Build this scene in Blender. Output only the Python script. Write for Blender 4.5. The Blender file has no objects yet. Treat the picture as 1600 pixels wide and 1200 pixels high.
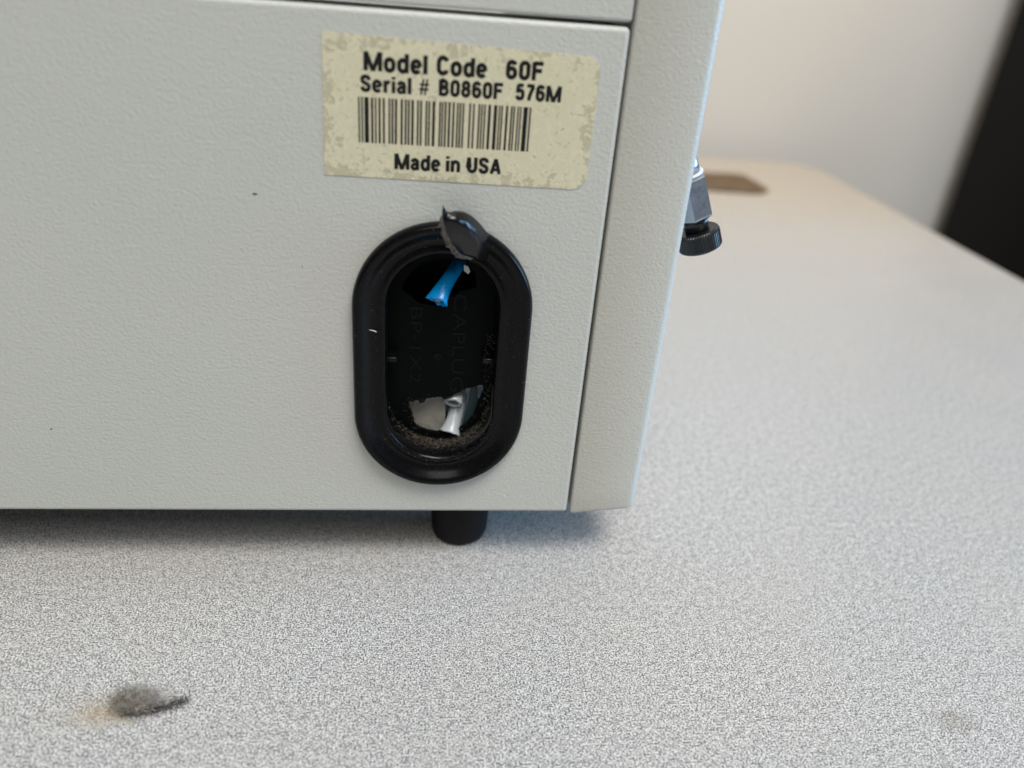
import bpy, bmesh, math, random
from mathutils import Vector, Matrix

# ------------------------------------------------------------------ camera, light, exposure
S = 0.001                      # everything below is written in millimetres
Z0 = 14.0                      # underside of the instrument above the table top (table top = 0)
sc = bpy.context.scene
col = sc.collection

cam_d = bpy.data.cameras.new('camera')
cam = bpy.data.objects.new('camera', cam_d)
col.objects.link(cam)
cam_d.sensor_fit = 'HORIZONTAL'
cam_d.sensor_width = 36.0
cam_d.lens = 27.45
cam_d.clip_start = 0.005
cam_d.clip_end = 20.0
right = Vector((0.99315331, -0.09046022, 0.07391513))
up = Vector((-0.02179508, 0.47813965, 0.87801335))
back = Vector((-0.11476704, -0.87361286, 0.47289439))
m = Matrix((right, up, back)).transposed().to_4x4()
m.translation = Vector((-30.975, -128.80, 99.91 + Z0)) * S
cam.matrix_world = m
cam_d.dof.use_dof = True
cam_d.dof.focus_distance = 0.147
cam_d.dof.aperture_fstop = 10.5
sc.camera = cam

w = bpy.data.worlds.new('World')
sc.world = w
w.use_nodes = True
w.node_tree.nodes['Background'].inputs[0].default_value = (1.0, 0.97, 0.93, 1)
w.node_tree.nodes['Background'].inputs[1].default_value = 0.10


def area(name, loc, target, sx, sy, power, color):
    d = bpy.data.lights.new(name, 'AREA')
    d.shape = 'RECTANGLE'
    d.size, d.size_y = sx, sy
    d.energy = power
    d.color = color
    o = bpy.data.objects.new(name, d)
    o.location = loc
    o.rotation_euler = (Vector(target) - Vector(loc)).to_track_quat('-Z', 'Y').to_euler()
    col.objects.link(o)
    return o


area('ceiling_light', (0.22, -0.46, 1.15), (0, -0.05, 0), 0.60, 0.42, 14.3, (1.0, 0.965, 0.92))
area('ceiling_light', (-0.25, -1.35, 1.6), (0, -0.05, 0), 0.9, 0.5, 6, (1.0, 0.965, 0.92))
area('window_light', (1.5, 0.06, 0.38), (0, 0.0, 0.05), 0.85, 0.7, 26, (0.36, 0.64, 1.0))
lamp = area('warm_fill_light', (0.20, 0.37, 0.36), (0.19, 0.36, 0), 0.20, 0.10, 0.22, (1.0, 0.67, 0.28))  # added warm fill that tints the far table end; no real desk lamp
lamp.data.spread = math.radians(105)

sc.view_settings.view_transform = 'Standard'
sc.view_settings.look = 'None'
sc.view_settings.exposure = 0.0
sc.view_settings.gamma = 1.0
sc.view_settings.use_curve_mapping = False

rnd = random.Random(7)

# ------------------------------------------------------------------ materials


def new_mat(name, color, rough=0.5, metal=0.0, spec=0.5):
    mt = bpy.data.materials.new(name)
    mt.use_nodes = True
    b = mt.node_tree.nodes['Principled BSDF']
    b.inputs['Base Color'].default_value = (*color, 1)
    b.inputs['Roughness'].default_value = rough
    b.inputs['Metallic'].default_value = metal
    b.inputs['Specular IOR Level'].default_value = spec
    return mt, mt.node_tree, b


def N(nt, t, **kw):
    n = nt.nodes.new(t)
    for k, v in kw.items():
        setattr(n, k, v)
    return n


def noise(nt, vec, scale, detail=2.0, rough=0.5, dist=0.0):
    n = N(nt, 'ShaderNodeTexNoise')
    n.inputs['Scale'].default_value = scale
    n.inputs['Detail'].default_value = detail
    n.inputs['Roughness'].default_value = rough
    n.inputs['Distortion'].default_value = dist
    nt.links.new(vec, n.inputs['Vector'])
    return n.outputs['Fac']


def ramp(nt, fac, stops):
    r = N(nt, 'ShaderNodeValToRGB')
    e = r.color_ramp.elements
    while len(e) < len(stops):
        e.new(0.5)
    for el, (p, c) in zip(e, stops):
        el.position = p
        el.color = (*c, 1) if len(c) == 3 else c
    nt.links.new(fac, r.inputs['Fac'])
    return r.outputs['Color']


def mix(nt, fac, a, b):
    n = N(nt, 'ShaderNodeMix', data_type='RGBA')
    for sock, v in ((n.inputs[0], fac), (n.inputs[6], a), (n.inputs[7], b)):
        if isinstance(v, (int, float)):
            sock.default_value = v
        elif isinstance(v, tuple):
            sock.default_value = (*v, 1)
        else:
            nt.links.new(v, sock)
    return n.outputs[2]


def math_(nt, op, a, b=0.0, clamp=False):
    n = N(nt, 'ShaderNodeMath', operation=op, use_clamp=clamp)
    for sock, v in ((n.inputs[0], a), (n.inputs[1], b)):
        if isinstance(v, (int, float)):
            sock.default_value = v
        else:
            nt.links.new(v, sock)
    return n.outputs[0]


def objvec(nt):
    return N(nt, 'ShaderNodeTexCoord').outputs['Object']


def bump(nt, b, height, strength, dist):
    n = N(nt, 'ShaderNodeBump')
    n.inputs['Strength'].default_value = strength
    n.inputs['Distance'].default_value = dist
    nt.links.new(height, n.inputs['Height'])
    nt.links.new(n.outputs[0], b.inputs['Normal'])


def spot(nt, vec, centre, radii, warp=None):
    """1 inside an uneven elliptical patch, 0 outside (coordinates in metres)."""
    mp = N(nt, 'ShaderNodeMapping', vector_type='TEXTURE')
    mp.inputs['Location'].default_value = [c * S for c in centre]
    mp.inputs['Scale'].default_value = [r * S for r in radii]
    nt.links.new(vec, mp.inputs['Vector'])
    ln = N(nt, 'ShaderNodeVectorMath', operation='LENGTH')
    nt.links.new(mp.outputs[0], ln.inputs[0])
    d = ln.outputs['Value']
    if warp is not None:
        d = math_(nt, 'ADD', d, math_(nt, 'MULTIPLY', math_(nt, 'SUBTRACT', warp, 0.5), 1.6))
    return math_(nt, 'SUBTRACT', 1.0, d, clamp=True)


def make_powder(name, c0, c1, seed):
    mt, nt, b = new_mat(name, c0, 0.42, spec=0.45)
    v = objvec(nt)
    mp = N(nt, 'ShaderNodeMapping')
    mp.inputs['Location'].default_value = (seed, seed * .7, seed * .3)
    mp.inputs['Scale'].default_value = (0.9, 1.0, 1.08)
    nt.links.new(v, mp.inputs['Vector'])
    p = mp.outputs[0]
    big = noise(nt, p, 14, 4, .6)
    nt.links.new(ramp(nt, big, [(.3, c0), (.7, c1)]), b.inputs['Base Color'])
    vo = N(nt, 'ShaderNodeTexVoronoi', feature='SMOOTH_F1')
    vo.inputs['Scale'].default_value = 1900
    vo.inputs['Smoothness'].default_value = .6
    nt.links.new(p, vo.inputs['Vector'])
    n1 = noise(nt, p, 1700, 2, .5, .25)
    n2 = noise(nt, p, 260, 2, .5)
    h = math_(nt, 'ADD', math_(nt, 'ADD', math_(nt, 'MULTIPLY', vo.outputs['Distance'], -.55), n1), math_(nt, 'MULTIPLY', n2, .12))
    bump(nt, b, h, .75, .00010)
    r = math_(nt, 'ADD', math_(nt, 'MULTIPLY', n2, .12), .38)
    nt.links.new(r, b.inputs['Roughness'])
    return mt


M_PANEL = make_powder('powder_coat_grey', (.555, .572, .54), (.585, .60, .562), 3.1)
M_BEZEL = make_powder('powder_coat_bezel', (.545, .55, .505), (.57, .575, .525), 8.7)

# table laminate
M_TABLE, nt, b = new_mat('speckled_laminate', (.6, .6, .6), .38, spec=.35)
v = objvec(nt)
n1 = noise(nt, v, 3000, 2, .6)
n2 = noise(nt, v, 5600, 2, .6)
n3 = noise(nt, v, 30, 3, .6)
n4 = noise(nt, v, 700, 2, .5)
f = math_(nt, 'ADD', math_(nt, 'ADD', math_(nt, 'MULTIPLY', n1, .62), math_(nt, 'MULTIPLY', n2, .38)), math_(nt, 'MULTIPLY', math_(nt, 'SUBTRACT', n4, .5), .12))
base = ramp(nt, f, [(.385, (.035, .035, .042)), (.45, (.18, .178, .182)), (.505, (.47, .461, .447)), (.57, (.79, .775, .745))])
base = mix(nt, math_(nt, 'MULTIPLY', math_(nt, 'SUBTRACT', n3, .35, True), .55), base, (.50, .46, .40))
wv = noise(nt, v, 420, 3, .6)
stain = spot(nt, v, (-81.3, -36.2, 0), (6.5, 3.4, 20), wv)
base = mix(nt, math_(nt, 'MULTIPLY', stain, .8, True), base, (.42, .35, .235))
grime = spot(nt, v, (65.5, -42.2, 0), (5.5, 3.0, 20), wv)
base = mix(nt, math_(nt, 'MULTIPLY', math_(nt, 'MULTIPLY', grime, 1.5, True), math_(nt, 'SUBTRACT', 1.15, math_(nt, 'MULTIPLY', n1, 1.5)), True), base, (.20, .17, .13))
nt.links.new(base, b.inputs['Base Color'])
bump(nt, b, math_(nt, 'ADD', n1, n4), .25, .00006)
nt.links.new(math_(nt, 'ADD', .28, math_(nt, 'MULTIPLY', n3, .22)), b.inputs['Roughness'])

M_EDGE, nt, b = new_mat('table_edge_band', (.42, .38, .32), .5)
M_WALL, nt, b = new_mat('wall_paint', (.74, .755, .755), .75, spec=.3)
v = objvec(nt)
bump(nt, b, noise(nt, v, 260, 3, .6), .25, .0006)
M_BLACKCAB, nt, b = new_mat('black_cabinet_laminate', (.006, .006, .006), .55, spec=.12)
v = objvec(nt)
bump(nt, b, noise(nt, v, 500, 2, .6), .2, .0003)
M_SCRAP, nt, b = new_mat('brown_scrap', (.16, .10, .055), .7)
v = objvec(nt)
nt.links.new(ramp(nt, noise(nt, v, 120, 3, .6), [(.3, (.08, .053, .03)), (.7, (.15, .105, .062))]), b.inputs['Base Color'])

# black plug plastic
M_PLUG, nt, b = new_mat('black_plug_plastic', (.003, .0032, .004), .3, spec=.17)
v = objvec(nt)
n1 = noise(nt, v, 900, 3, .6)
n2 = noise(nt, v, 130, 3, .6)
nt.links.new(math_(nt, 'ADD', .14, math_(nt, 'MULTIPLY', n2, .2)), b.inputs['Roughness'])
dusty = math_(nt, 'MULTIPLY', math_(nt, 'SUBTRACT', noise(nt, v, 5200, 1, .5), .66, True), 1.6, True)
nt.links.new(mix(nt, dusty, (.003, .0032, .004), (.16, .14, .115)), b.inputs['Base Color'])
bump(nt, b, math_(nt, 'ADD', n1, math_(nt, 'MULTIPLY', n2, 3.0)), .25, .00005)

M_MEMB, nt, b = new_mat('plug_membrane', (.002, .003, .003), .5, spec=.07)
v = objvec(nt)
bump(nt, b, noise(nt, v, 700, 4, .6), .4, .00008)
M_LETTER, nt, b = new_mat('plug_raised_lettering', (.0025, .0035, .0035), .3, spec=.12)
M_FLAP, nt, b = new_mat('stretched_plug_plastic', (.003, .003, .004), .24, spec=.42)
v = objvec(nt)
bump(nt, b, noise(nt, v, 600, 3, .6, 1.0), .35, .0001)
M_TORN, nt, b = new_mat('torn_plastic_edge', (.10, .097, .088), .6)
v = objvec(nt)
nt.links.new(ramp(nt, noise(nt, v, 1300, 3, .65), [(.35, (.07, .068, .062)), (.65, (.27, .262, .24))]), b.inputs['Base Color'])
bump(nt, b, noise(nt, v, 1500, 3, .65), .8, .00025)

M_INK, nt, b = new_mat('label_ink', (.008, .008, .009), .5, spec=.3)
M_BAR, nt, b = new_mat('barcode_ink', (.02, .02, .019), .55, spec=.3)

# label paper
M_LABEL, nt, b = new_mat('label_film', (.55, .53, .37), .4, spec=.4)
v = objvec(nt)
n1 = noise(nt, v, 420, 4, .65, .3)
n2 = noise(nt, v, 1300, 3, .6, .3)
n3 = noise(nt, v, 90, 3, .5)
sep = N(nt, 'ShaderNodeSeparateXYZ')
nt.links.new(v, sep.inputs[0])
# distance of a point to the label border (0 at the border, 1 about 3 mm inside)
ex = math_(nt, 'SUBTRACT', 21.2 * S, math_(nt, 'ABSOLUTE', math_(nt, 'ADD', sep.outputs[0], 25.8 * S)))
ez = math_(nt, 'SUBTRACT', 10.5 * S, math_(nt, 'ABSOLUTE', math_(nt, 'SUBTRACT', sep.outputs[2], (78.3 + Z0) * S)))
ed = math_(nt, 'DIVIDE', math_(nt, 'MINIMUM', ex, ez), 3.2 * S, True)
k1 = math_(nt, 'ADD', math_(nt, 'MULTIPLY', ed, .115), math_(nt, 'ADD', math_(nt, 'MULTIPLY', n1, .7), math_(nt, 'MULTIPLY', n2, .3)))
blot = ramp(nt, k1, [(.475, (1, 1, 1)), (.535, (0, 0, 0))])
rim_ = ramp(nt, k1, [(.52, (0, 0, 0)), (.55, (1, 1, 1)), (.60, (0, 0, 0))])
c = mix(nt, n3, (.66, .635, .455), (.71, .68, .495))
c = mix(nt, math_(nt, 'MULTIPLY', rim_, .55), c, (.80, .74, .54))
c = mix(nt, math_(nt, 'MULTIPLY', blot, .62), c, (.46, .43, .295))
spk = ramp(nt, noise(nt, v, 1500, 3, .6), [(.60, (0, 0, 0)), (.68, (1, 1, 1))])
c = mix(nt, math_(nt, 'MULTIPLY', spk, .75), c, (.44, .42, .30))
nt.links.new(c, b.inputs['Base Color'])
bump(nt, b, math_(nt, 'SUBTRACT', math_(nt, 'MULTIPLY', n2, .3), math_(nt, 'MULTIPLY', blot, .5)), .55, .00016)

M_RUBBER, nt, b = new_mat('rubber_foot', (.006, .006, .007), .5, spec=.16)
M_SHADE, nt, b = new_mat('interior_shade_black', (.012, .012, .012), .8, spec=.1)  # flat black standing in for the shade inside the case
M_INNER, nt, b = new_mat('case_inside_steel', (.30, .30, .28), .55, metal=.3)
M_PLATE, nt, b = new_mat('beige_inner_plate', (.30, .285, .25), .55)
v = objvec(nt)
bump(nt, b, noise(nt, v, 160, 3, .6, .8), .6, .0008)
nt.links.new(ramp(nt, noise(nt, v, 240, 3, .6), [(.3, (.26, .25, .222)), (.7, (.35, .335, .295))]), b.inputs['Base Color'])
M_BLUESLAT, nt, b = new_mat('pale_blue_inner_strip', (.62, .78, .95), .4)
M_TEAL, nt, b = new_mat('dark_teal_inner_strip', (.032, .062, .070), .45)
M_BLUE, nt, b = new_mat('blue_tube', (.002, .34, .86), .25, spec=.6)
b.inputs['Subsurface Weight'].default_value = .15
b.inputs['Subsurface Radius'].default_value = (.0003, .0006, .001)
M_CORE, nt, b = new_mat('tube_core_grey', (.38, .34, .28), .5, metal=.4)
M_CLEAR, nt, b = new_mat('clear_tube', (.66, .71, .74), .28, spec=.5)
b.inputs['Subsurface Weight'].default_value = .5
b.inputs['Subsurface Radius'].default_value = (.001, .001, .0012)
b.inputs['Transmission Weight'].default_value = .25
M_CHIP, nt, b = new_mat('white_chip', (.75, .78, .78), .5)
M_STEEL, nt, b = new_mat('nickel_fitting', (.46, .465, .49), .34, metal=1.0)
v = objvec(nt)
nt.links.new(math_(nt, 'ADD', .24, math_(nt, 'MULTIPLY', noise(nt, v, 900, 3, .6), .22)), b.inputs['Roughness'])
M_RING, nt, b = new_mat('white_washer', (.7, .72, .73), .4)
M_KNOB, nt, b = new_mat('black_knob', (.010, .010, .011), .3, spec=.55)
M_FIBRE, nt, b = new_mat('dust_fibre', (.26, .215, .165), .9, spec=.1)
v = objvec(nt)
nt.links.new(ramp(nt, noise(nt, v, 1500, 2, .5), [(.3, (.08, .068, .053)), (.5, (.19, .163, .13)), (.75, (.48, .44, .38))]), b.inputs['Base Color'])
M_CLUMP, nt, b = new_mat('dust_clump_fibre', (.13, .115, .095), .9, spec=.1)
v = objvec(nt)
nt.links.new(ramp(nt, noise(nt, v, 900, 2, .5), [(.3, (.22, .198, .17)), (.7, (.54, .49, .425))]), b.inputs['Base Color'])
M_CLUMPDARK, nt, b = new_mat('dust_clump_tail', (.085, .08, .077), .9, spec=.1)
M_SCUFF, nt, b = new_mat('scuff', (.09, .09, .08), .7)

# ------------------------------------------------------------------ helpers


def tag(o, label, cat, group=None, kind=None):
    o['label'] = label
    if cat:
        o['category'] = cat
    if group:
        o['group'] = group
    if kind:
        o['kind'] = kind
    return o


def thing(name, loc, label, cat, group=None):
    o = bpy.data.objects.new(name, None)
    o.location = Vector(loc) * S
    o.empty_display_size = .01
    col.objects.link(o)
    return tag(o, label, cat, group)


def link(name, me, mat, parent=None, smooth=False):
    o = bpy.data.objects.new(name, me)
    col.objects.link(o)
    me.materials.clear()
    me.materials.append(mat)
    if parent is not None:
        o.parent = parent
        p, q = parent, Vector((0, 0, 0))
        while p is not None:
            q += p.location
            p = p.parent
        o.location = -q
    if smooth:
        for p in me.polygons:
            p.use_smooth = True
    return o


def mesh(name, verts, faces, mat, parent=None, smooth=False, fix=True):
    me = bpy.data.meshes.new(name)
    me.from_pydata([Vector(q) * S for q in verts], [], faces)
    if fix:
        bm = bmesh.new()
        bm.from_mesh(me)
        bmesh.ops.recalc_face_normals(bm, faces=bm.faces)
        bm.to_mesh(me)
        bm.free()
    me.update()
    return link(name, me, mat, parent, smooth)


def box(name, a, b, mat, parent=None, bev=0.0, seg=3):
    bm = bmesh.new()
    bmesh.ops.create_cube(bm, size=1)
    for q in bm.verts:
        q.co = Vector([(a[i] + b[i]) / 2 + q.co[i] * (b[i] - a[i]) for i in range(3)]) * S
    if bev:
        bmesh.ops.bevel(bm, geom=bm.edges[:], offset=bev * S, segments=seg, profile=.5, affect='EDGES')
    me = bpy.data.meshes.new(name)
    bm.to_mesh(me)
    bm.free()
    return link(name, me, mat, parent, bool(bev))


def obround(cx, cz, r, half, n=40):
    """Closed outline (x, z), counter-clockwise seen from the front."""
    pts = []
    for i in range(n + 1):
        a = math.pi * i / n
        pts.append((cx + r * math.cos(a), cz + half + r * math.sin(a)))
    for i in range(n + 1):
        a = math.pi + math.pi * i / n
        pts.append((cx + r * math.cos(a), cz - half + r * math.sin(a)))
    return pts


def rounded(corners, radii, n=6):
    out = []
    L = len(corners)
    for i in range(L):
        p = Vector(corners[i])
        r = radii[i]
        if r <= 0:
            out.append(tuple(p))
            continue
        a = (Vector(corners[i - 1]) - p).normalized()
        c = (Vector(corners[(i + 1) % L]) - p).normalized()
        p0, p2 = p + a * r, p + c * r
        for k in range(n + 1):
            t = k / n
            # circular-looking quadratic with a weight
            w_ = .7071
            d = (1 - t) ** 2 + 2 * w_ * t * (1 - t) + t * t
            q = (p0 * (1 - t) ** 2 + p * 2 * w_ * t * (1 - t) + p2 * t * t) / d
            out.append((q.x, q.y))
    return out


def sheet(name, loops, y0, y1, mat, parent=None, bev=0.0, smooth=False):
    """Flat piece in the plane of the instrument's side: outline + holes (x, z), from depth y0 (front) to y1."""
    cu = bpy.data.curves.new(name, 'CURVE')
    cu.dimensions = '2D'
    cu.fill_mode = 'BOTH'
    cu.extrude = max(((y1 - y0) / 2 - bev) * S, 0)
    cu.bevel_depth = bev * S
    cu.bevel_resolution = 3
    cu.offset = -bev * S
    for lp in loops:
        sp = cu.splines.new('POLY')
        sp.points.add(len(lp) - 1)
        for q, pt in zip(sp.points, lp):
            q.co = (pt[0] * S, pt[1] * S, 0, 1)
        sp.use_cyclic_u = True
    tmp = bpy.data.objects.new('tmp', cu)
    me = bpy.data.meshes.new_from_object(tmp)
    bpy.data.objects.remove(tmp)
    bpy.data.curves.remove(cu)
    me.transform(Matrix.Translation((0, (y0 + y1) / 2 * S, 0)) @ Matrix.Rotation(math.pi / 2, 4, 'X'))
    me.name = name
    o = link(name, me, mat, parent, smooth)
    if smooth:
        try:
            me.set_sharp_from_angle(angle=math.radians(40))
        except Exception:
            pass
    return o


def spline(ctrl, n):
    """Catmull-Rom through control vectors, n samples."""
    C = [Vector(q) for q in ctrl]
    out = []
    L = len(C) - 1
    for k in range(n):
        t = k / (n - 1) * L
        i = min(int(t), L - 1)
        t -= i
        p0, p1, p2, p3 = C[max(i - 1, 0)], C[i], C[i + 1], C[min(i + 2, L)]
        out.append(.5 * ((2 * p1) + (p2 - p0) * t + (2 * p0 - 5 * p1 + 4 * p2 - p3) * t * t + (3 * p1 - p0 - 3 * p2 + p3) * t ** 3))
    return out


# Heavy condensed sans, drawn as centre-line strokes (cap height 1); each glyph: width, list of (weight, points)
def _arc(cx, cy, rx, ry, a0, a1, n=14):
    return [(cx + rx * math.cos(math.radians(a0 + (a1 - a0) * k / n)), cy + ry * math.sin(math.radians(a0 + (a1 - a0) * k / n))) for k in range(n + 1)]


def _oval(x0, x1, y0, y1):
    r = (x1 - x0) / 2
    q = min(r * 1.15, (y1 - y0) / 2)
    p = _arc((x0 + x1) / 2, y1 - q, r, q, 0, 180) + _arc((x0 + x1) / 2, y0 + q, r, q, 180, 360)
    return p + p[:2]


def _crv(*c):
    return [(q.x, q.y) for q in spline([(a, b_, 0) for a, b_ in c], 5 * len(c))]


GLYPH = {
    'M': (.93, [(1, [(.085, 0), (.085, 1)]), (1, [(.845, 0), (.845, 1)]), (.95, [(.10, 1), (.465, .0)]), (.95, [(.83, 1), (.465, .0)])]),
    'o': (.57, [(1, _oval(.085, .485, .075, .665))]),
    'd': (.57, [(1, _oval(.085, .485, .075, .665)), (1, [(.485, 0), (.485, 1)])]),
    'e': (.56, [(.8, [(.085, .37), (.475, .37)]), (1, [(.475, .36), (.475, .42)] + _arc(.28, .43, .195, .235, 0, 180) + _arc(.28, .31, .195, .235, 180, 325))]),
    'l': (.17, [(1, [(.085, 0), (.085, 1)])]),
    'C': (.63, [(1, _arc(.315, .66, .23, .255, 18, 180) + _arc(.315, .34, .23, .255, 180, 342))]),
    '6': (.54, [(1, _oval(.085, .455, .085, .57)), (1, [(.085, .3), (.085, .66)] + _arc(.27, .69, .185, .225, 180, 22))]),
    '0': (.54, [(1, _oval(.085, .455, .085, .915))]),
    'F': (.55, [(1, [(.085, 0), (.085, 1)]), (.95, [(.085, .92), (.55, .92)]), (.95, [(.085, .53), (.49, .53)])]),
    'S': (.58, [(1, _crv((.495, .70), (.45, .86), (.29, .915), (.13, .86), (.09, .72), (.15, .58), (.29, .51), (.43, .43), (.495, .28), (.44, .13), (.29, .085), (.13, .14), (.085, .30)))]),
    'r': (.37, [(1, [(.085, 0), (.085, .74)]), (1, _crv((.085, .46), (.15, .60), (.25, .65), (.37, .655)))]),
    'i': (.17, [(1, [(.085, 0), (.085, .73)]), (1, [(.085, .84), (.085, 1)])]),
    'a': (.55, [(1, _crv((.10, .50), (.15, .62), (.27, .665), (.40, .61), (.435, .47), (.435, .2), (.45, 0))), (.9, _crv((.435, .41), (.28, .385), (.13, .32), (.085, .20), (.15, .10), (.26, .08), (.38, .14), (.435, .25)))]),
    '#': (.62, [(.45, [(.13, 0), (.27, 1)]), (.45, [(.35, 0), (.49, 1)]), (.45, [(.02, .35), (.56, .35)]), (.45, [(.06, .65), (.60, .65)])]),
    'B': (.58, [(1, [(.085, 0), (.085, 1)]), (.95, [(.085, .92), (.29, .92)] + _arc(.29, .725, .175, .195, 90, -90) + [(.085, .53)]), (.95, [(.085, .53), (.30, .53)] + _arc(.30, .305, .195, .225, 90, -90) + [(.085, .08)])]),
    '8': (.54, [(1, _oval(.11, .43, .53, .915)), (1, _oval(.085, .455, .085, .53))]),
    '5': (.54, [(.95, [(.47, .92), (.11, .92)]), (.95, [(.135, .95), (.10, .45)]), (1, _crv((.10, .50), (.25, .61), (.40, .55), (.455, .35), (.40, .14), (.26, .085), (.13, .13), (.085, .27)))]),
    '7': (.51, [(.95, [(.02, .92), (.50, .92)]), (1, _crv((.45, .88), (.33, .60), (.23, .30), (.18, 0)))]),
    'n': (.54, [(1, [(.085, 0), (.085, .74)]), (1, _crv((.085, .46), (.15, .61), (.28, .665), (.41, .60), (.455, .45), (.455, .2), (.455, 0)))]),
    'U': (.60, [(1, [(.085, 1), (.085, .32)] + _arc(.30, .32, .215, .235, 180, 360) + [(.515, 1)])]),
    'A': (.66, [(.95, [(.07, 0), (.33, .97)]), (.95, [(.59, 0), (.33, .97)]), (.8, [(.16, .27), (.50, .27)])]),
}


def text_mesh(segments, cap, weight, y):
    """segments: (word, x0, x1, baseline z), printed flat on the label; one mesh for the line."""
    verts, faces = [], []
    for word, x0, x1, zb in segments:
        gap = .13
        total = sum(GLYPH[ch][0] for ch in word) + gap * (len(word) - 1)
        kx = (x1 - x0) / total
        pen = 0.0
        layer = 0
        for ch in word:
            wd, strokes = GLYPH[ch]
            for wt, pts in strokes:
                h = weight * wt * cap / 2
                P = [Vector((x0 + (pen + a) * kx, zb + b_ * cap)) for a, b_ in pts]
                yy = y - layer * .002
                layer = (layer + 1) % 4
                base_ = len(verts)
                for i, p in enumerate(P):
                    d0 = (p - P[i - 1]).normalized() if i else (P[1] - p).normalized()
                    d1 = (P[i + 1] - p).normalized() if i < len(P) - 1 else d0
                    d = (d0 + d1)
                    d = d.normalized() if d.length > 1e-6 else d1
                    nrm = Vector((-d.y, d.x))
                    k = 1 / max(.6, nrm.dot(Vector((-d1.y, d1.x))))
                    for sg in (1, -1):
                        q = p + nrm * (h * k * sg)
                        verts.append((q.x, yy, q.y))
                for i in range(len(P) - 1):
                    faces.append((base_ + 2 * i, base_ + 2 * i + 1, base_ + 2 * i + 3, base_ + 2 * i + 2))
            pen += wd + gap
    return verts, faces


def frame_of(d):
    d = d.normalized()
    a = Vector((0, 0, 1)) if abs(d.z) < .9 else Vector((1, 0, 0))
    u_ = d.cross(a).normalized()
    return u_, d.cross(u_).normalized()


def sweep(path, radii, n=16, squash=None):
    """Tube rings along a path; radii per point (ru, rv). Returns list of rings (lists of Vectors)."""
    rings = []
    u_ = None
    P = [Vector(p) for p in path]
    for i, p in enumerate(P):
        d = (P[min(i + 1, len(P) - 1)] - P[max(i - 1, 0)]).normalized()
        if u_ is None:
            u_, v_ = frame_of(d)
        else:
            u_ = (u_ - d * u_.dot(d)).normalized()
            v_ = d.cross(u_)
        ru, rv = radii[i]
        rings.append([p + u_ * (ru * math.cos(2 * math.pi * j / n)) + v_ * (rv * math.sin(2 * math.pi * j / n)) for j in range(n)])
    return rings


def skin_rings(rings, close=False):
    n = len(rings[0])
    verts = [tuple(q) for r in rings for q in r]
    faces = []
    L = len(rings)
    for i in range(L if close else L - 1):
        for j in range(n):
            a, b_ = i * n + j, i * n + (j + 1) % n
            c_, d_ = ((i + 1) % L) * n + (j + 1) % n, ((i + 1) % L) * n + j
            faces.append((a, b_, c_, d_))
    return verts, faces


def hollow_tube(name, ctrl, r_out, r_in, mat, parent, n=20, samples=18, end=None, ragged=0.0, shape=(1, 1)):
    """Hollow tube; `end` widens the last fraction (flared cut end)."""
    P = spline(ctrl, samples)
    ro, ri = [], []
    for i in range(samples):
        t = i / (samples - 1)
        k = 1.0
        ku, kv = 1.0, 1.0
        if end:
            e = max(0.0, (t - .62) / .38) ** 1.6
            ku, kv = 1 + (end[0] - 1) * e, 1 + (end[1] - 1) * e
        ro.append((r_out * ku * shape[0], r_out * kv * shape[1]))
        ri.append((r_in * ku * shape[0], r_in * kv * shape[1]))
    A, B = sweep(P, ro, n), sweep(P, ri, n)
    if ragged:
        d = (P[-1] - P[-2]).normalized()
        for j in range(n):
            o_ = d * rnd.uniform(-ragged, ragged) + Vector((rnd.uniform(-1, 1), rnd.uniform(-1, 1), rnd.uniform(-1, 1))) * ragged * .4
            A[-1][j] += o_
            B[-1][j] += o_ * .8
    verts, faces = skin_rings(A + B[::-1])
    return mesh(name, verts, faces, mat, parent, True)


def fibres(name, pts, length, radius, mat, parent=None, flat=None):
    verts, faces = [], []
    for p in pts:
        p = Vector(p)
        d = Vector((rnd.gauss(0, 1), rnd.gauss(0, 1), rnd.gauss(0, 1)))
        if flat is not None:
            d -= flat * d.dot(flat) * .8
        d.normalize()
        L = length * rnd.uniform(.35, 1.25)
        bend = Vector((rnd.gauss(0, 1), rnd.gauss(0, 1), rnd.gauss(0, 1))) * .35
        q = [p]
        for k in range(3):
            d = (d + bend * .6).normalized()
            q.append(q[-1] + d * L / 3)
        rr = radius * rnd.uniform(.6, 1.3)
        rg = sweep(q, [(rr, rr)] * 4, 3)
        v_, f_ = skin_rings(rg)
        o_ = len(verts)
        verts += v_
        faces += [tuple(i + o_ for i in ff) for ff in f_]
    return mesh(name, verts, faces, mat, parent, fix=False)


# ------------------------------------------------------------------ setting
tb_out = rounded([(-900, -520), (251, -520), (251, 437), (-900, 437)], [20, 20, 26, 20], 8)
tv = []
for zz, ins in ((-28, 1.2), (-26.8, 0), (-1.2, 0), (-.35, .35), (0, 1.2)):
    cx_, cy_ = -324.5, -41.5
    for x, y in tb_out:
        tv.append((x - math.copysign(ins, x - cx_), y - math.copysign(ins, y - cy_), zz))
n_ = len(tb_out)
tf = [(k * n_ + j, k * n_ + (j + 1) % n_, (k + 1) * n_ + (j + 1) % n_, (k + 1) * n_ + j) for k in range(4) for j in range(n_)]
tf += [tuple(range(n_))[::-1], tuple(range(4 * n_, 5 * n_))]
table = mesh('table', tv, tf, M_TABLE)
tag(table, 'grey and white speckled laminate table under the instrument', 'table')

wall = box('wall', (-900, 462, -900), (1400, 480, 1500), M_WALL)
wall['kind'] = 'structure'
tag(wall, 'cream painted wall behind the table', None, kind='structure')

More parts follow.
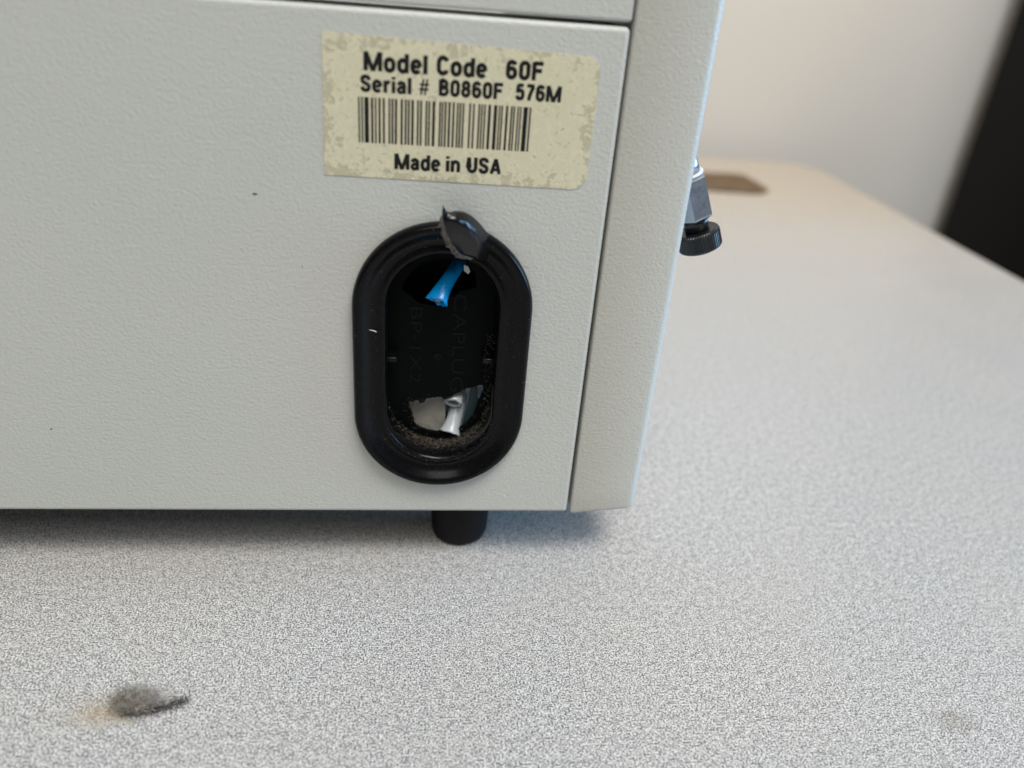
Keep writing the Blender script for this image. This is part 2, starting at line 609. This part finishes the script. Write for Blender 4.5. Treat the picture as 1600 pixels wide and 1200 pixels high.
cab = thing('cabinet', (500, 320, -700), 'tall black cabinet beyond the far edge of the table', 'cabinet')
box('body', (379, 268, -700), (760, 445, 900), M_BLACKCAB, cab, 3)
box('door', (384, 250, -690), (755, 266.5, 895), M_BLACKCAB, cab, 3)

# ------------------------------------------------------------------ instrument
inst = thing('instrument', (-150, 100, 0), 'pale grey textured metal instrument case standing on the table', 'instrument')
PX, PZ = -27.5, 34.4 + Z0        # centre of the obround plug
XL = -330.0
TOPZ = 93.0 + Z0
out_loop = rounded([(-.28, Z0), (-.28, TOPZ - .35), (XL, TOPZ - .35), (XL, Z0)], [.7, .9, .7, .7], 4)
hole = obround(PX, PZ, 12.7, 10.8)
sheet('side_panel', [out_loop, hole], 0, 2.2, M_PANEL, inst, .75, True)
up_loop = rounded([(-.28, TOPZ + .35), (-.28, TOPZ + 90), (XL, TOPZ + 90), (XL, TOPZ + .35)], [.5, .7, .7, .5], 4)
sheet('upper_panel', [up_loop], .1, 2.3, M_PANEL, inst, .45, True)
box('gap_shade_flange', (-2.0, 2.25, Z0 + 2.2), (-.30, 14, TOPZ - 1), M_PANEL, inst)  # flanges added behind the panel gaps so the gaps stay dark
box('gap_shade_flange', (XL + 5, 2.35, TOPZ - 2.4), (-.4, 14, TOPZ - .5), M_PANEL, inst)
box('gap_shade_flange', (XL + 5, 2.4, TOPZ + .5), (-.4, 14, TOPZ + 2.0), M_SHADE, inst)
box('base_plate', (XL, 2.3, Z0 + .3), (-.5, 230, Z0 + 2.0), M_INNER, inst)
box('top_cover', (XL, 2.6, TOPZ + 88), (-.5, 230, TOPZ + 90), M_PANEL, inst)
box('end_plate', (XL, 2.6, Z0 + 2.1), (XL + 2, 230, TOPZ + 87.8), M_PANEL, inst)

# front bezel: horizontal section swept upward, its side face recedes a little towards the front edge
def bezel_section(x_left):
    p = [(x_left, 8.0), (x_left, .55), (x_left + .12, .22), (x_left + .38, .03)]
    p += [(12.4, 1.56)]
    cx_, cy_, r_ = 12.62, 3.67, 2.12
    for k in range(1, 9):
        a = math.radians(-83 + 83 * k / 8)
        p.append((cx_ + r_ * math.cos(a), cy_ + r_ * math.sin(a)))
    p += [(14.95, 60), (14.95, 236), (x_left, 236)]
    return p


verts, faces, ns = [], [], 0
zs = [(-.55, 1.35), (-.50, .9), (-.34, .5), (-.05, .18), (.45, 0)] + [(zz, 0) for zz in (5, 30, 60, 93, 130, 182)]
for zz, ins in zs:
    sec = bezel_section(.40 - .26 * max(zz, 0) / 93 if zz < 93 else .14)
    ns = len(sec)
    cx_ = 7.4
    for x, y in sec:
        fx = 1 - ins / 7.5 if x > cx_ else 1 - .35 * ins / 7.5
        verts.append((cx_ + (x - cx_) * fx, y + (ins * .45 if y < 10 else 0), Z0 + zz))
for k in range(len(zs) - 1):
    for j in range(ns):
        faces.append((k * ns + j, k * ns + (j + 1) % ns, (k + 1) * ns + (j + 1) % ns, (k + 1) * ns + j))
faces += [tuple(range(ns)), tuple(range((len(zs) - 1) * ns, len(zs) * ns))]
bz = mesh('front_bezel', verts, faces, M_BEZEL, inst, True)
bz.data.set_sharp_from_angle(angle=math.radians(50))

# rubber foot
def lathe(profile, centre, axis=(0, 0, 1), n=32, ridges=0, ridge=0.0):
    ax = Vector(axis).normalized()
    u_, v_ = frame_of(ax)
    rings = []
    for r_, s_, rid in [(q + (0,))[:3] for q in profile]:
        ring = []
        for j in range(n):
            rr = r_
            if ridges and rid:
                rr += ridge * (1 if (j * ridges * 2 // n) % 2 == 0 else -1)
            a = 2 * math.pi * j / n
            ring.append(Vector(centre) + ax * s_ + (u_ * math.cos(a) + v_ * math.sin(a)) * rr)
        rings.append(ring)
    v__, f__ = skin_rings(rings)
    f__.append(tuple(range(n))[::-1])
    f__.append(tuple(range(len(v__) - n, len(v__))))
    return v__, f__


for fx, fy in ((-21.9, 11.4), (-300, 11.4), (-21.9, 215), (-300, 215)):
    v_, f_ = lathe([(4.2, 0), (5.3, .15), (5.9, .7), (6.2, 1.8), (6.35, 4), (6.45, Z0 + .25)], (fx, fy, 0.02))
    ft = mesh('foot', v_, f_, M_RUBBER, inst, True)
    ft.data.set_sharp_from_angle(angle=math.radians(60))

# things seen inside the case through the plug, plus added black backing sheets
sheet('inner_plate', [[(-44, Z0 + 2.2), (-26.0, Z0 + 2.2), (-26.2, Z0 + 33), (-44, Z0 + 33)]], 8.2, 8.9, M_PLATE, inst)
sheet('inner_strip', [[(-25.8, Z0 + 2.2), (-23.5, Z0 + 2.2), (-23.0, Z0 + 32), (-26.0, Z0 + 32)]], 9.3, 9.8, M_TEAL, inst)
sheet('inner_strip', [[(-23.3, Z0 + 2.2), (-20.5, Z0 + 2.2), (-19.8, Z0 + 34), (-22.8, Z0 + 34)]], 10.6, 11.2, M_BLUESLAT, inst)
sheet('inner_strip', [[(-24.6, Z0 + 2.2), (-18.7, Z0 + 2.2), (-18.7, Z0 + 20), (-19.8, Z0 + 22.4), (-20.2, Z0 + 25), (-20.3, Z0 + 29)]], 8.6, 9.1, M_TEAL, inst)
sheet('inner_strip', [[(-20.3, Z0 + 2.2), (-11, Z0 + 2.2), (-11, Z0 + 34), (-19.7, Z0 + 34)]], 9.7, 10.3, M_BLUESLAT, inst)
box('shade_baffle', (-52, 16, Z0 + 35), (-4, 17.2, Z0 + 85), M_SHADE, inst)  # added black sheets that keep the openings dark; the case back is open
box('shade_baffle', (-52, 19.5, Z0 + 2.2), (-4, 20.7, Z0 + 38), M_SHADE, inst)

# serial label
lab_loop = rounded([(-47.28, 67.85 + Z0), (-4.55, 67.45 + Z0), (-4.25, 88.12 + Z0), (-46.83, 89.06 + Z0)], [.25, 2.4, 2.4, .25], 8)
lab = sheet('serial_label', [lab_loop], -.10, .03, M_LABEL, inst)
lab['label'] = 'cream sticker with serial number, peeling into blotches'
LY = -.118
v_, f_ = text_mesh([('Model', -40.74, -31.23, 83.97 + Z0), ('Code', -29.68, -22.08, 84.05 + Z0), ('60F', -19.04, -13.31, 84.14 + Z0)], 2.70, .25, LY)
mesh('lettering', v_, f_, M_INK, lab, fix=False)
v_, f_ = text_mesh([('Serial', -41.27, -33.63, 80.93 + Z0), ('B0860F', -29.29, -19.39, 81.02 + Z0), ('576M', -17.31, -10.18, 81.12 + Z0)], 2.38, .245, LY)
mesh('lettering', v_, f_, M_INK, lab, fix=False)
v_, f_ = text_mesh([('#', -32.45, -30.77, 80.97 + Z0)], 2.33, .27, LY)
mesh('lettering', v_, f_, M_INK, lab, fix=False)
v_, f_ = text_mesh([('Made', -36.06, -28.83, 69.30 + Z0), ('in', -27.8, -25.61, 69.33 + Z0), ('USA', -24.37, -18.91, 69.36 + Z0)], 2.48, .245, LY)
mesh('lettering', v_, f_, M_INK, lab, fix=False)
BARS = [(-41.71, -41.5), (-41.23, -41.02), (-40.75, -40.13), (-39.74, -39.44), (-39.15, -38.94), (-38.59, -38.3), (-37.93, -37.65), (-37.05, -36.82), (-36.59, -36.32), (-36.06, -35.76), (-35.16, -34.86), (-34.52, -34.27), (-34.05, -33.8), (-33.5, -33.17), (-32.62, -32.38), (-32.15, -31.89), (-31.3, -31.05), (-30.85, -30.62), (-30.23, -29.84), (-29.17, -28.94), (-28.76, -28.56), (-28.32, -28.06), (-27.74, -27.44), (-27.08, -26.8), (-26.42, -26.19), (-26.0, -25.76), (-25.53, -25.29), (-24.49, -24.24), (-23.88, -23.64), (-23.03, -22.79), (-22.58, -22.37), (-22.13, -21.91), (-21.47, -21.09), (-20.57, -20.09), (-19.8, -19.61), (-19.41, -19.19), (-18.68, -18.36), (-17.9, -17.66), (-17.47, -17.25), (-16.85, -16.64), (-16.42, -16.23), (-15.87, -15.22), (-14.93, -14.69)]
for wide, mt_, y_ in ((True, M_INK, -.118), (False, M_BAR, -.116)):
    bv, bf = [], []
    for a, b_ in BARS:
        if ((b_ - a) > .3) != wide:
            continue
        o_ = len(bv)
        a, b_ = a - .025, b_ + .025
        bv += [(a, y_, 73.24 + Z0), (b_, y_, 73.24 + Z0), (b_, y_, 80.12 + Z0), (a, y_, 80.12 + Z0)]
        bf.append((o_, o_ + 1, o_ + 2, o_ + 3))
    mesh('barcode', bv, bf, mt_, lab)

# small scuffs on the paint
for (x, z), (rx, rz) in (((-58.5, 64.1), (.55, .22)), ((-98.3, 18.7), (.22, .2)), ((-51.6, 52.0), (.12, .12))):
    pts = [(x + rx * rnd.uniform(.6, 1.1) * math.cos(a * math.pi / 5), z + Z0 + rz * rnd.uniform(.6, 1.1) * math.sin(a * math.pi / 5)) for a in range(10)]
    sheet('scuff', [pts], -.02, .05, M_SCUFF, inst)

# valve on the front of the bezel
vax = Vector((-.375, 0, .927)).normalized()
vc = (24.0, 20.0, 54.0 + Z0)
valve = link('valve', bpy.data.meshes.new('valve'), M_STEEL, inst)
u_, v_ = Vector((vax.z, 0, -vax.x)), Vector((0, 1, 0))
rings = []
for s_, k in ((4.3, .80), (4.75, .97), (5.1, 1.0), (12.6, 1.0), (13.0, .95), (13.2, .8)):
    rings.append([Vector(vc) + vax * s_ + (u_ * math.cos(math.radians(60 * j + 17)) + v_ * math.sin(math.radians(60 * j + 17))) * 4.0 * k for j in range(6)])
a_, f_ = skin_rings(rings)
f_ += [tuple(range(6))[::-1], tuple(range(len(a_) - 6, len(a_)))]
bpy.data.objects.remove(valve)
valve = mesh('valve', a_, f_, M_STEEL, inst)
valve['label'] = 'hexagonal metal valve body on the front of the case'
v_, f_ = lathe([(3.3, 13.15), (3.45, 13.25), (3.45, 13.6), (3.3, 13.7)], vc, vax, 32)
mesh('washer', v_, f_, M_RING, valve, True)
v_, f_ = lathe([(2.9, 13.65), (2.8, 15.5), (2.7, 17), (2.7, 24)], vc, vax, 32)
mesh('neck', v_, f_, M_STEEL, valve, True)
v_, f_ = lathe([(2.4, 1.4), (2.4, 3.2), (2.9, 4.4)], vc, vax, 32)
mesh('stem', v_, f_, M_KNOB, valve, True)
v_, f_ = lathe([(3.7, -2.3), (4.2, -2.0, 1), (4.35, -1.7, 1), (4.35, 1.2, 1), (4.2, 1.5, 1), (3.8, 1.8), (3.0, 1.75)], vc, vax, 192, 48, .07)
mesh('knob', v_, f_, M_KNOB, valve)

# ------------------------------------------------------------------ obround plug with its broken membrane
plug = thing('hole_plug', (PX, 0, PZ), 'black plastic oval plug with a broken membrane, pressed into the case', 'plug')
prof = [(5.2, 7.4), (3.3, 7.2), (3.3, .03), (.15, .03), (0, -.12), (-.02, -.8), (.15, -1.5), (.5, -1.95), (.95, -2.1), (1.35, -2.0), (1.9, -1.6), (2.6, -.9), (3.3, -.35), (3.9, -.1), (4.4, -.1), (4.75, -.32), (5.2, -.48), (5.65, -.25), (5.95, .4), (6.05, 1.6), (6.1, 4.2), (6.15, 6.9)]
rings = []
for ins, y in prof:
    lp = obround(PX, PZ, 15.9 - ins, 10.8, 48)
    rings.append([Vector((x, y + (rnd.uniform(-.03, .03) if y < -.3 else 0), z)) for x, z in lp])
v_, f_ = skin_rings(rings, close=True)
rim = mesh('rim', v_, f_, M_PLUG, plug, True)
rim.data.set_sharp_from_angle(angle=math.radians(70))

BOT = [(-33.66, 22.55), (-32.66, 22.43), (-31.79, 23.03), (-31.27, 22.17), (-30.52, 22.33), (-29.79, 23.37), (-28.28, 23.55), (-27.03, 23.72), (-26.5, 23.0), (-25.39, 23.76), (-23.79, 24.81), (-22.06, 25.72), (-20.2, 26.34), (-18.83, 26.66), (-18.99, 25.07), (-19.53, 23.31), (-20.17, 20.93), (-20.73, 19.13), (-21.93, 17.3), (-23.44, 16.36), (-24.96, 15.41), (-26.77, 15.38), (-29.1, 15.65), (-31.3, 16.37), (-32.2, 17.26), (-32.61, 18.89), (-33.14, 20.96)]
TOP = [(-34.96, 46.13), (-33.6, 49.15), (-31.91, 51.17), (-27.92, 52.31), (-23.87, 51.99), (-21.8, 50.0), (-21.18, 47.16), (-24.2, 46.03), (-26.27, 44.69), (-28.82, 43.06), (-31.77, 43.46), (-33.55, 44.92)]


def jag(poly, amt):
    out = []
    for i, p in enumerate(poly):
        q = poly[(i + 1) % len(poly)]
        for k in range(4):
            t = k / 4
            out.append((p[0] + (q[0] - p[0]) * t + rnd.uniform(-amt, amt), p[1] + (q[1] - p[1]) * t + rnd.uniform(-amt, amt) + Z0))
    return out


memb = sheet('membrane', [obround(PX, PZ, 10.25, 10.8, 40), jag(BOT, .13), jag(TOP, .15)], 6.0, 6.8, M_MEMB, plug)
# raised maker's lettering running down the membrane
for body, xl, z_hi, z_lo, cap, bo in (('CAPLUGS', -25.35, 45.6, 22.2, 2.5, .0), ('BP-1X2', -33.3, 42.8, 26.8, 2.2, .0)):
    fc = bpy.data.curves.new('t', 'FONT')
    fc.body = body
    fc.extrude = .12 * S
    fc.bevel_depth = .0
    fo = bpy.data.objects.new('t', fc)
    me = bpy.data.meshes.new_from_object(fo)
    bpy.data.objects.remove(fo)
    xs = [q.co.x for q in me.vertices]
    a0, a1 = min(xs), max(xs)
    keep = []
    for q in me.vertices:
        along = (q.co.x - a0) / (a1 - a0)
        hgt = q.co.y / .729 * cap
        q.co = Vector((xl + hgt, 5.93 + q.co.z / S * .6, z_hi + Z0 - along * (z_hi - z_lo))) * S
    bm = bmesh.new()
    bm.from_mesh(me)
    if body == 'CAPLUGS':       # the last letter went with the broken piece
        dead = [q for q in bm.verts if q.co.z / S - Z0 < 24.9]
        bmesh.ops.delete(bm, geom=dead, context='VERTS')
    bmesh.ops.recalc_face_normals(bm, faces=bm.faces)
    bm.to_mesh(me)
    bm.free()
    link('raised_lettering', me, M_LETTER, memb)
v_, f_ = lathe([(.75, 0), (.75, .2), (.45, .2), (.4, .05)], (-28.1, 6.02, 32.7 + Z0), (0, -1, 0), 20)
mesh('moulding_mark', v_, f_, M_LETTER, memb)
for a, b_ in (((-37.9, 2.2, 32.9), (-35.6, 6.1, 34.0)), ((-19.8, 2.2, 33.1), (-17.3, 6.1, 34.2))):
    box('rib', (a[0], a[1], a[2] + Z0), (b_[0], b_[1], b_[2] + Z0), M_PLUG, plug, .25, 2)
for z in (44.2, 42.8, 41.4, 40.0, 38.6):       # notches moulded along the inner wall
    box('notch', (-38.0, 2.6, z + Z0), (-37.25, 3.5, z + .7 + Z0), M_PLUG, plug, .15, 1)

# torn, lifted piece of the rim
FL = [ [(-28.3, -7.2, 65.82), (-27.4, -5.2, 64.16), (-25.94, -4.4, 64.15), (-24.22, -3.5, 63.6), (-22.29, -2.3, 61.94), (-19.6, -0.9, 58.5)],
      [(-28.32, -6.2, 63.78), (-27.0, -6.0, 63.99), (-25.54, -5.2, 63.93), (-23.92, -4.1, 63.26), (-22.08, -2.7, 61.53), (-19.6, -0.9, 58.2)],
      [(-27.97, -6.3, 62.36), (-26.57, -6.7, 62.97), (-25.01, -6.1, 62.75), (-23.36, -5.0, 61.75), (-21.7, -3.3, 59.87), (-19.5, -0.5, 57.1)],
      [(-26.93, -5.4, 59.67), (-25.84, -6.0, 60.66), (-24.47, -5.6, 60.38), (-23.01, -4.7, 59.29), (-21.58, -3.2, 57.74), (-19.6, 0.0, 55.6)],
      [(-24.94, -3.0, 56.41), (-24.31, -3.4, 56.35), (-23.53, -3.1, 56.05), (-22.62, -2.6, 55.69), (-21.69, -1.9, 55.14), (-20.0, 0.6, 53.8)] ]
NU, NV = 28, 24
cols = [spline(r, NU) for r in FL]
grid = [spline([cols[i][j] for i in range(5)], NV) for j in range(NU)]
fv, ff = [], []
for side in (0, 1):
    for j in range(NU):
        for i in range(NV):
            q = grid[j][i].copy()
            q.y += .045 * math.sin(j * 1.15 + i * .12) * math.sin(math.pi * i / (NV - 1)) * math.sin(math.pi * j / (NU - 1))
            q.z += Z0
            if side:
                q.y += 1.0
                q.z -= .25
            fv.append(tuple(q))
def gi(s_, j, i): return s_ * NU * NV + j * NV + i
for j in range(NU - 1):
    for i in range(NV - 1):
        ff.append((gi(0, j, i), gi(0, j, i + 1), gi(0, j + 1, i + 1), gi(0, j + 1, i)))
        ff.append((gi(1, j, i), gi(1, j + 1, i), gi(1, j + 1, i + 1), gi(1, j, i + 1)))
for j in range(NU - 1):
    for i in (0, NV - 1):
        ff.append((gi(0, j, i), gi(0, j + 1, i), gi(1, j + 1, i), gi(1, j, i)))
for i in range(NV - 1):
    for j in (0, NU - 1):
        ff.append((gi(0, j, i), gi(0, j, i + 1), gi(1, j, i + 1), gi(1, j, i)))
flap = mesh('torn_flap', fv, ff, M_FLAP, plug, True)
flap.data.set_sharp_from_angle(angle=math.radians(60))
flap['label'] = 'glossy torn lip of the plug bent outward'
TE = [[(-28.32, -6.1, 63.75), (-28.69, -5.0, 62.98)], [(-27.97, -6.2, 62.33), (-28.64, -4.6, 61.59)], [(-26.93, -5.3, 59.64), (-27.92, -3.6, 58.92)], [(-26.0, -4.2, 57.89), (-26.98, -2.2, 56.83)], [(-24.93, -2.9, 56.38), (-25.6, -1.2, 55.3)], [(-22.95, -2.6, 55.73), (-22.93, -1.0, 54.65)]]
c0, c1 = spline([r[0] for r in TE], 30), spline([r[1] for r in TE], 30)
tv, tf = [], []
for a, b_ in zip(c0, c1):
    j1 = Vector((rnd.gauss(0, .13), rnd.gauss(0, .12), rnd.gauss(0, .13)))
    tv += [(a.x, a.y - .05, a.z + Z0), tuple((a + b_) / 2 + j1 + Vector((0, -.15, Z0))), (b_.x + j1.y, b_.y, b_.z + Z0 + j1.x), (b_.x + .3, b_.y + .8, b_.z + Z0 + .2), (a.x + .3, a.y + .9, a.z + Z0)]
for k in range(29):
    for j in range(5):
        tf.append((k * 5 + j, k * 5 + (j + 1) % 5, (k + 1) * 5 + (j + 1) % 5, (k + 1) * 5 + j))
tf += [(0, 1, 2, 3, 4), tuple(range(145, 150))]
mesh('torn_edge', tv, tf, M_TORN, flap)

# dust caught in the plug: on the lower ledge, the right inner wall, and stray flecks
pts = []
while len(pts) < 6500:
    a = rnd.gauss(-math.pi / 2 + .22, .62)
    if not (-math.pi - .1 < a < .45):
        continue
    t = rnd.random() ** 1.3
    ins = 5.2 + .95 * min(1, t * 1.6)
    y = -.3 + 6.6 * t
    r_ = 15.9 - ins - .05
    x = PX + r_ * math.cos(a)
    z = PZ - 10.8 + r_ * math.sin(a)
    if a > 0:
        z = PZ - 10.8 + rnd.uniform(0, 9)
        x = PX + r_
    pts.append((x + rnd.gauss(0, .12), y, z + rnd.gauss(0, .12)))
for k in range(160):            # ragged lower edge of the membrane
    q = BOT[rnd.choice([0, 1, 2, 3, 4, 5, 17, 18, 19, 20, 21, 22, 23, 24, 25, 26, 26])]
    pts.append((q[0] + rnd.gauss(0, .6), 5.9, q[1] + Z0 + rnd.gauss(0, .5)))
for k in range(130):
    pts.append((PX + rnd.uniform(8.2, 9.7), rnd.uniform(1, 5.5), PZ - 10 + rnd.uniform(-2, 14)))
d1 = fibres('dust', pts, .6, .0105, M_FIBRE, plug, Vector((0, .5, .8)).normalized())
d1['kind'] = 'stuff'
pts = []
for k in range(130):
    a = rnd.uniform(0, 2 * math.pi)
    ins = rnd.uniform(.6, 4.2)
    hgt = min(-2.1 + max(0, ins - 1.0) * .75, -.15)
    sgn = 10.8 if math.sin(a) > 0 else -10.8
    z = PZ + sgn + (15.9 - ins) * math.sin(a)
    x = PX + (15.9 - ins) * math.cos(a)
    if rnd.random() < .4:
        x = PX + rnd.choice((-1, 1)) * (15.9 - ins)
        z = PZ + rnd.uniform(-11, 11)
    pts.append((x, hgt - .03, z))
d2 = fibres('dust', pts, .28, .018, M_FIBRE, plug, Vector((0, 1, 0)))
d2['kind'] = 'stuff'
fl_ = sheet('lint', [[(-40.6, 40.9 + Z0), (-39.7, 40.65 + Z0), (-39.2, 40.45 + Z0), (-39.15, 40.6 + Z0), (-39.9, 40.85 + Z0)]], -.75, -.65, M_CHIP, plug)

# ------------------------------------------------------------------ tubes behind and in the broken plug
bt = thing('blue_tube', (-27, 4, 48 + Z0), 'bright blue plastic tube with a crushed cut end poking from the plug', 'tube')
hollow_tube('tube_wall', [(-22.4, 18, 52.0 + Z0), (-23.4, 13, 51.6 + Z0), (-24.6, 8.6, 50.7 + Z0), (-26.1, 5.2, 49.5 + Z0), (-27.7, 2.6, 47.7 + Z0), (-28.75, 0.9, 46.1 + Z0)],
            1.30, .85, M_BLUE, bt, 20, 22, end=(1.7, .8), ragged=.25)
v_, f_ = lathe([(.3, -.5), (.78, -.35), (.8, 0), (.5, .16), (.15, .2)], (-28.6, 1.1, 46.35 + Z0), (-.45, -.6, -.66), 12)
v_ = [(x + rnd.uniform(-.1, .1), y, z + rnd.uniform(-.1, .1)) for x, y, z in v_]
mesh('core', v_, f_, M_CORE, bt)

ct = thing('clear_tube', (-25, 8, 18 + Z0), 'frosted clear tube with a flared cut end hanging at the lower break', 'tube', 'clear tubes inside the plug')
hollow_tube('tube_wall', [(-22.0, 14.5, 26 + Z0), (-22.9, 12, 22.6 + Z0), (-23.7, 9.5, 19.2 + Z0), (-24.5, 7.6, 16.6 + Z0), (-25.2, 6.2, 15.0 + Z0)],
            1.55, 1.15, M_CLEAR, ct, 20, 20, end=(1.5, 1.25), ragged=.2)
ct2 = thing('clear_tube', (-24, 8, 23 + Z0), 'frosted clear tube with an oval open mouth facing out of the break', 'tube', 'clear tubes inside the plug')
hollow_tube('tube_wall', [(-22.3, 15.5, 27.5 + Z0), (-22.9, 13.0, 25.4 + Z0), (-23.6, 10.6, 23.9 + Z0), (-24.25, 8.6, 22.7 + Z0), (-24.7, 6.9, 21.75 + Z0)],
            1.75, 1.1, M_CLEAR, ct2, 20, 18, end=(1.1, .85), ragged=.12)
chip = sheet('plastic_chip', [[(-23.9, 51.4 + Z0), (-23.1, 51.2 + Z0), (-22.7, 50.2 + Z0), (-23.0, 49.7 + Z0), (-23.8, 50.3 + Z0)]], 5.5, 5.9, M_CHIP)
tag(chip, 'tiny white plastic chip beside the blue tube', 'chip')

# ------------------------------------------------------------------ small things on the table
clump = thing('dust_clump', (-76.5, -35, 0), 'fluffy grey brown clump of dust lying on the table', 'dust')
pts = []
for k in range(2300):
    q = Vector((rnd.gauss(0, .42), rnd.gauss(0, .40), abs(rnd.gauss(0, .46))))
    if k % 3 == 0:
        q = Vector((rnd.gauss(-.35, .3), rnd.gauss(.1, .3), abs(rnd.gauss(.5, .28))))
    pts.append((-76.6 + q.x * 4.4, -34.4 + q.y * 2.6 + .25 * q.x, .1 + q.z * 2.9))
fl = fibres('fluff', pts, 2.0, .024, M_CLUMP, clump)
fl['kind'] = 'stuff'
pts = []
for k in range(900):
    t = rnd.random()
    x = -79 + 9.8 * t
    pts.append((x + rnd.gauss(0, .25), -36.3 + 2.3 * t * t + rnd.gauss(0, .35 if t < .75 else .5), .08 + abs(rnd.gauss(0, .35)) * (2.0 if t > .78 else .8)))
tl = fibres('tail', pts, .9, .025, M_CLUMPDARK, clump)
tl['kind'] = 'stuff'
bm = bmesh.new()
bmesh.ops.create_icosphere(bm, subdivisions=3, radius=1)
for q in bm.verts:
    d = 1 + .18 * math.sin(q.co.x * 5 + 1) * math.cos(q.co.y * 6) + .12 * math.sin(q.co.z * 9)
    q.co = Vector((-76.6 + q.co.x * 2.4 * d, -34.2 + q.co.y * 1.1 * d, .8 + q.co.z * .8 * d)) * S
me = bpy.data.meshes.new('core')
bm.to_mesh(me)
bm.free()
link('core', me, M_CLUMP, clump, True)

sv = rounded([(138, 336), (174, 333), (184, 344), (181, 384), (138, 384)], [3, 4, 4, 5, 3], 4)
ns = len(sv)
v_ = [(x, y, .02) for x, y in sv] + [(x, y, .9) for x, y in sv] + [(161 + (x - 161) * .94, 359 + (y - 359) * .9, 1.2) for x, y in sv]
f_ = [(k * ns + j, k * ns + (j + 1) % ns, (k + 1) * ns + (j + 1) % ns, (k + 1) * ns + j) for k in (0, 1) for j in range(ns)] + [tuple(range(ns)), tuple(range(2 * ns, 3 * ns))]
scrap = mesh('flat_scrap', v_, f_, M_SCRAP)
tag(scrap, 'flat dark brown scrap near the back of the table', 'scrap')
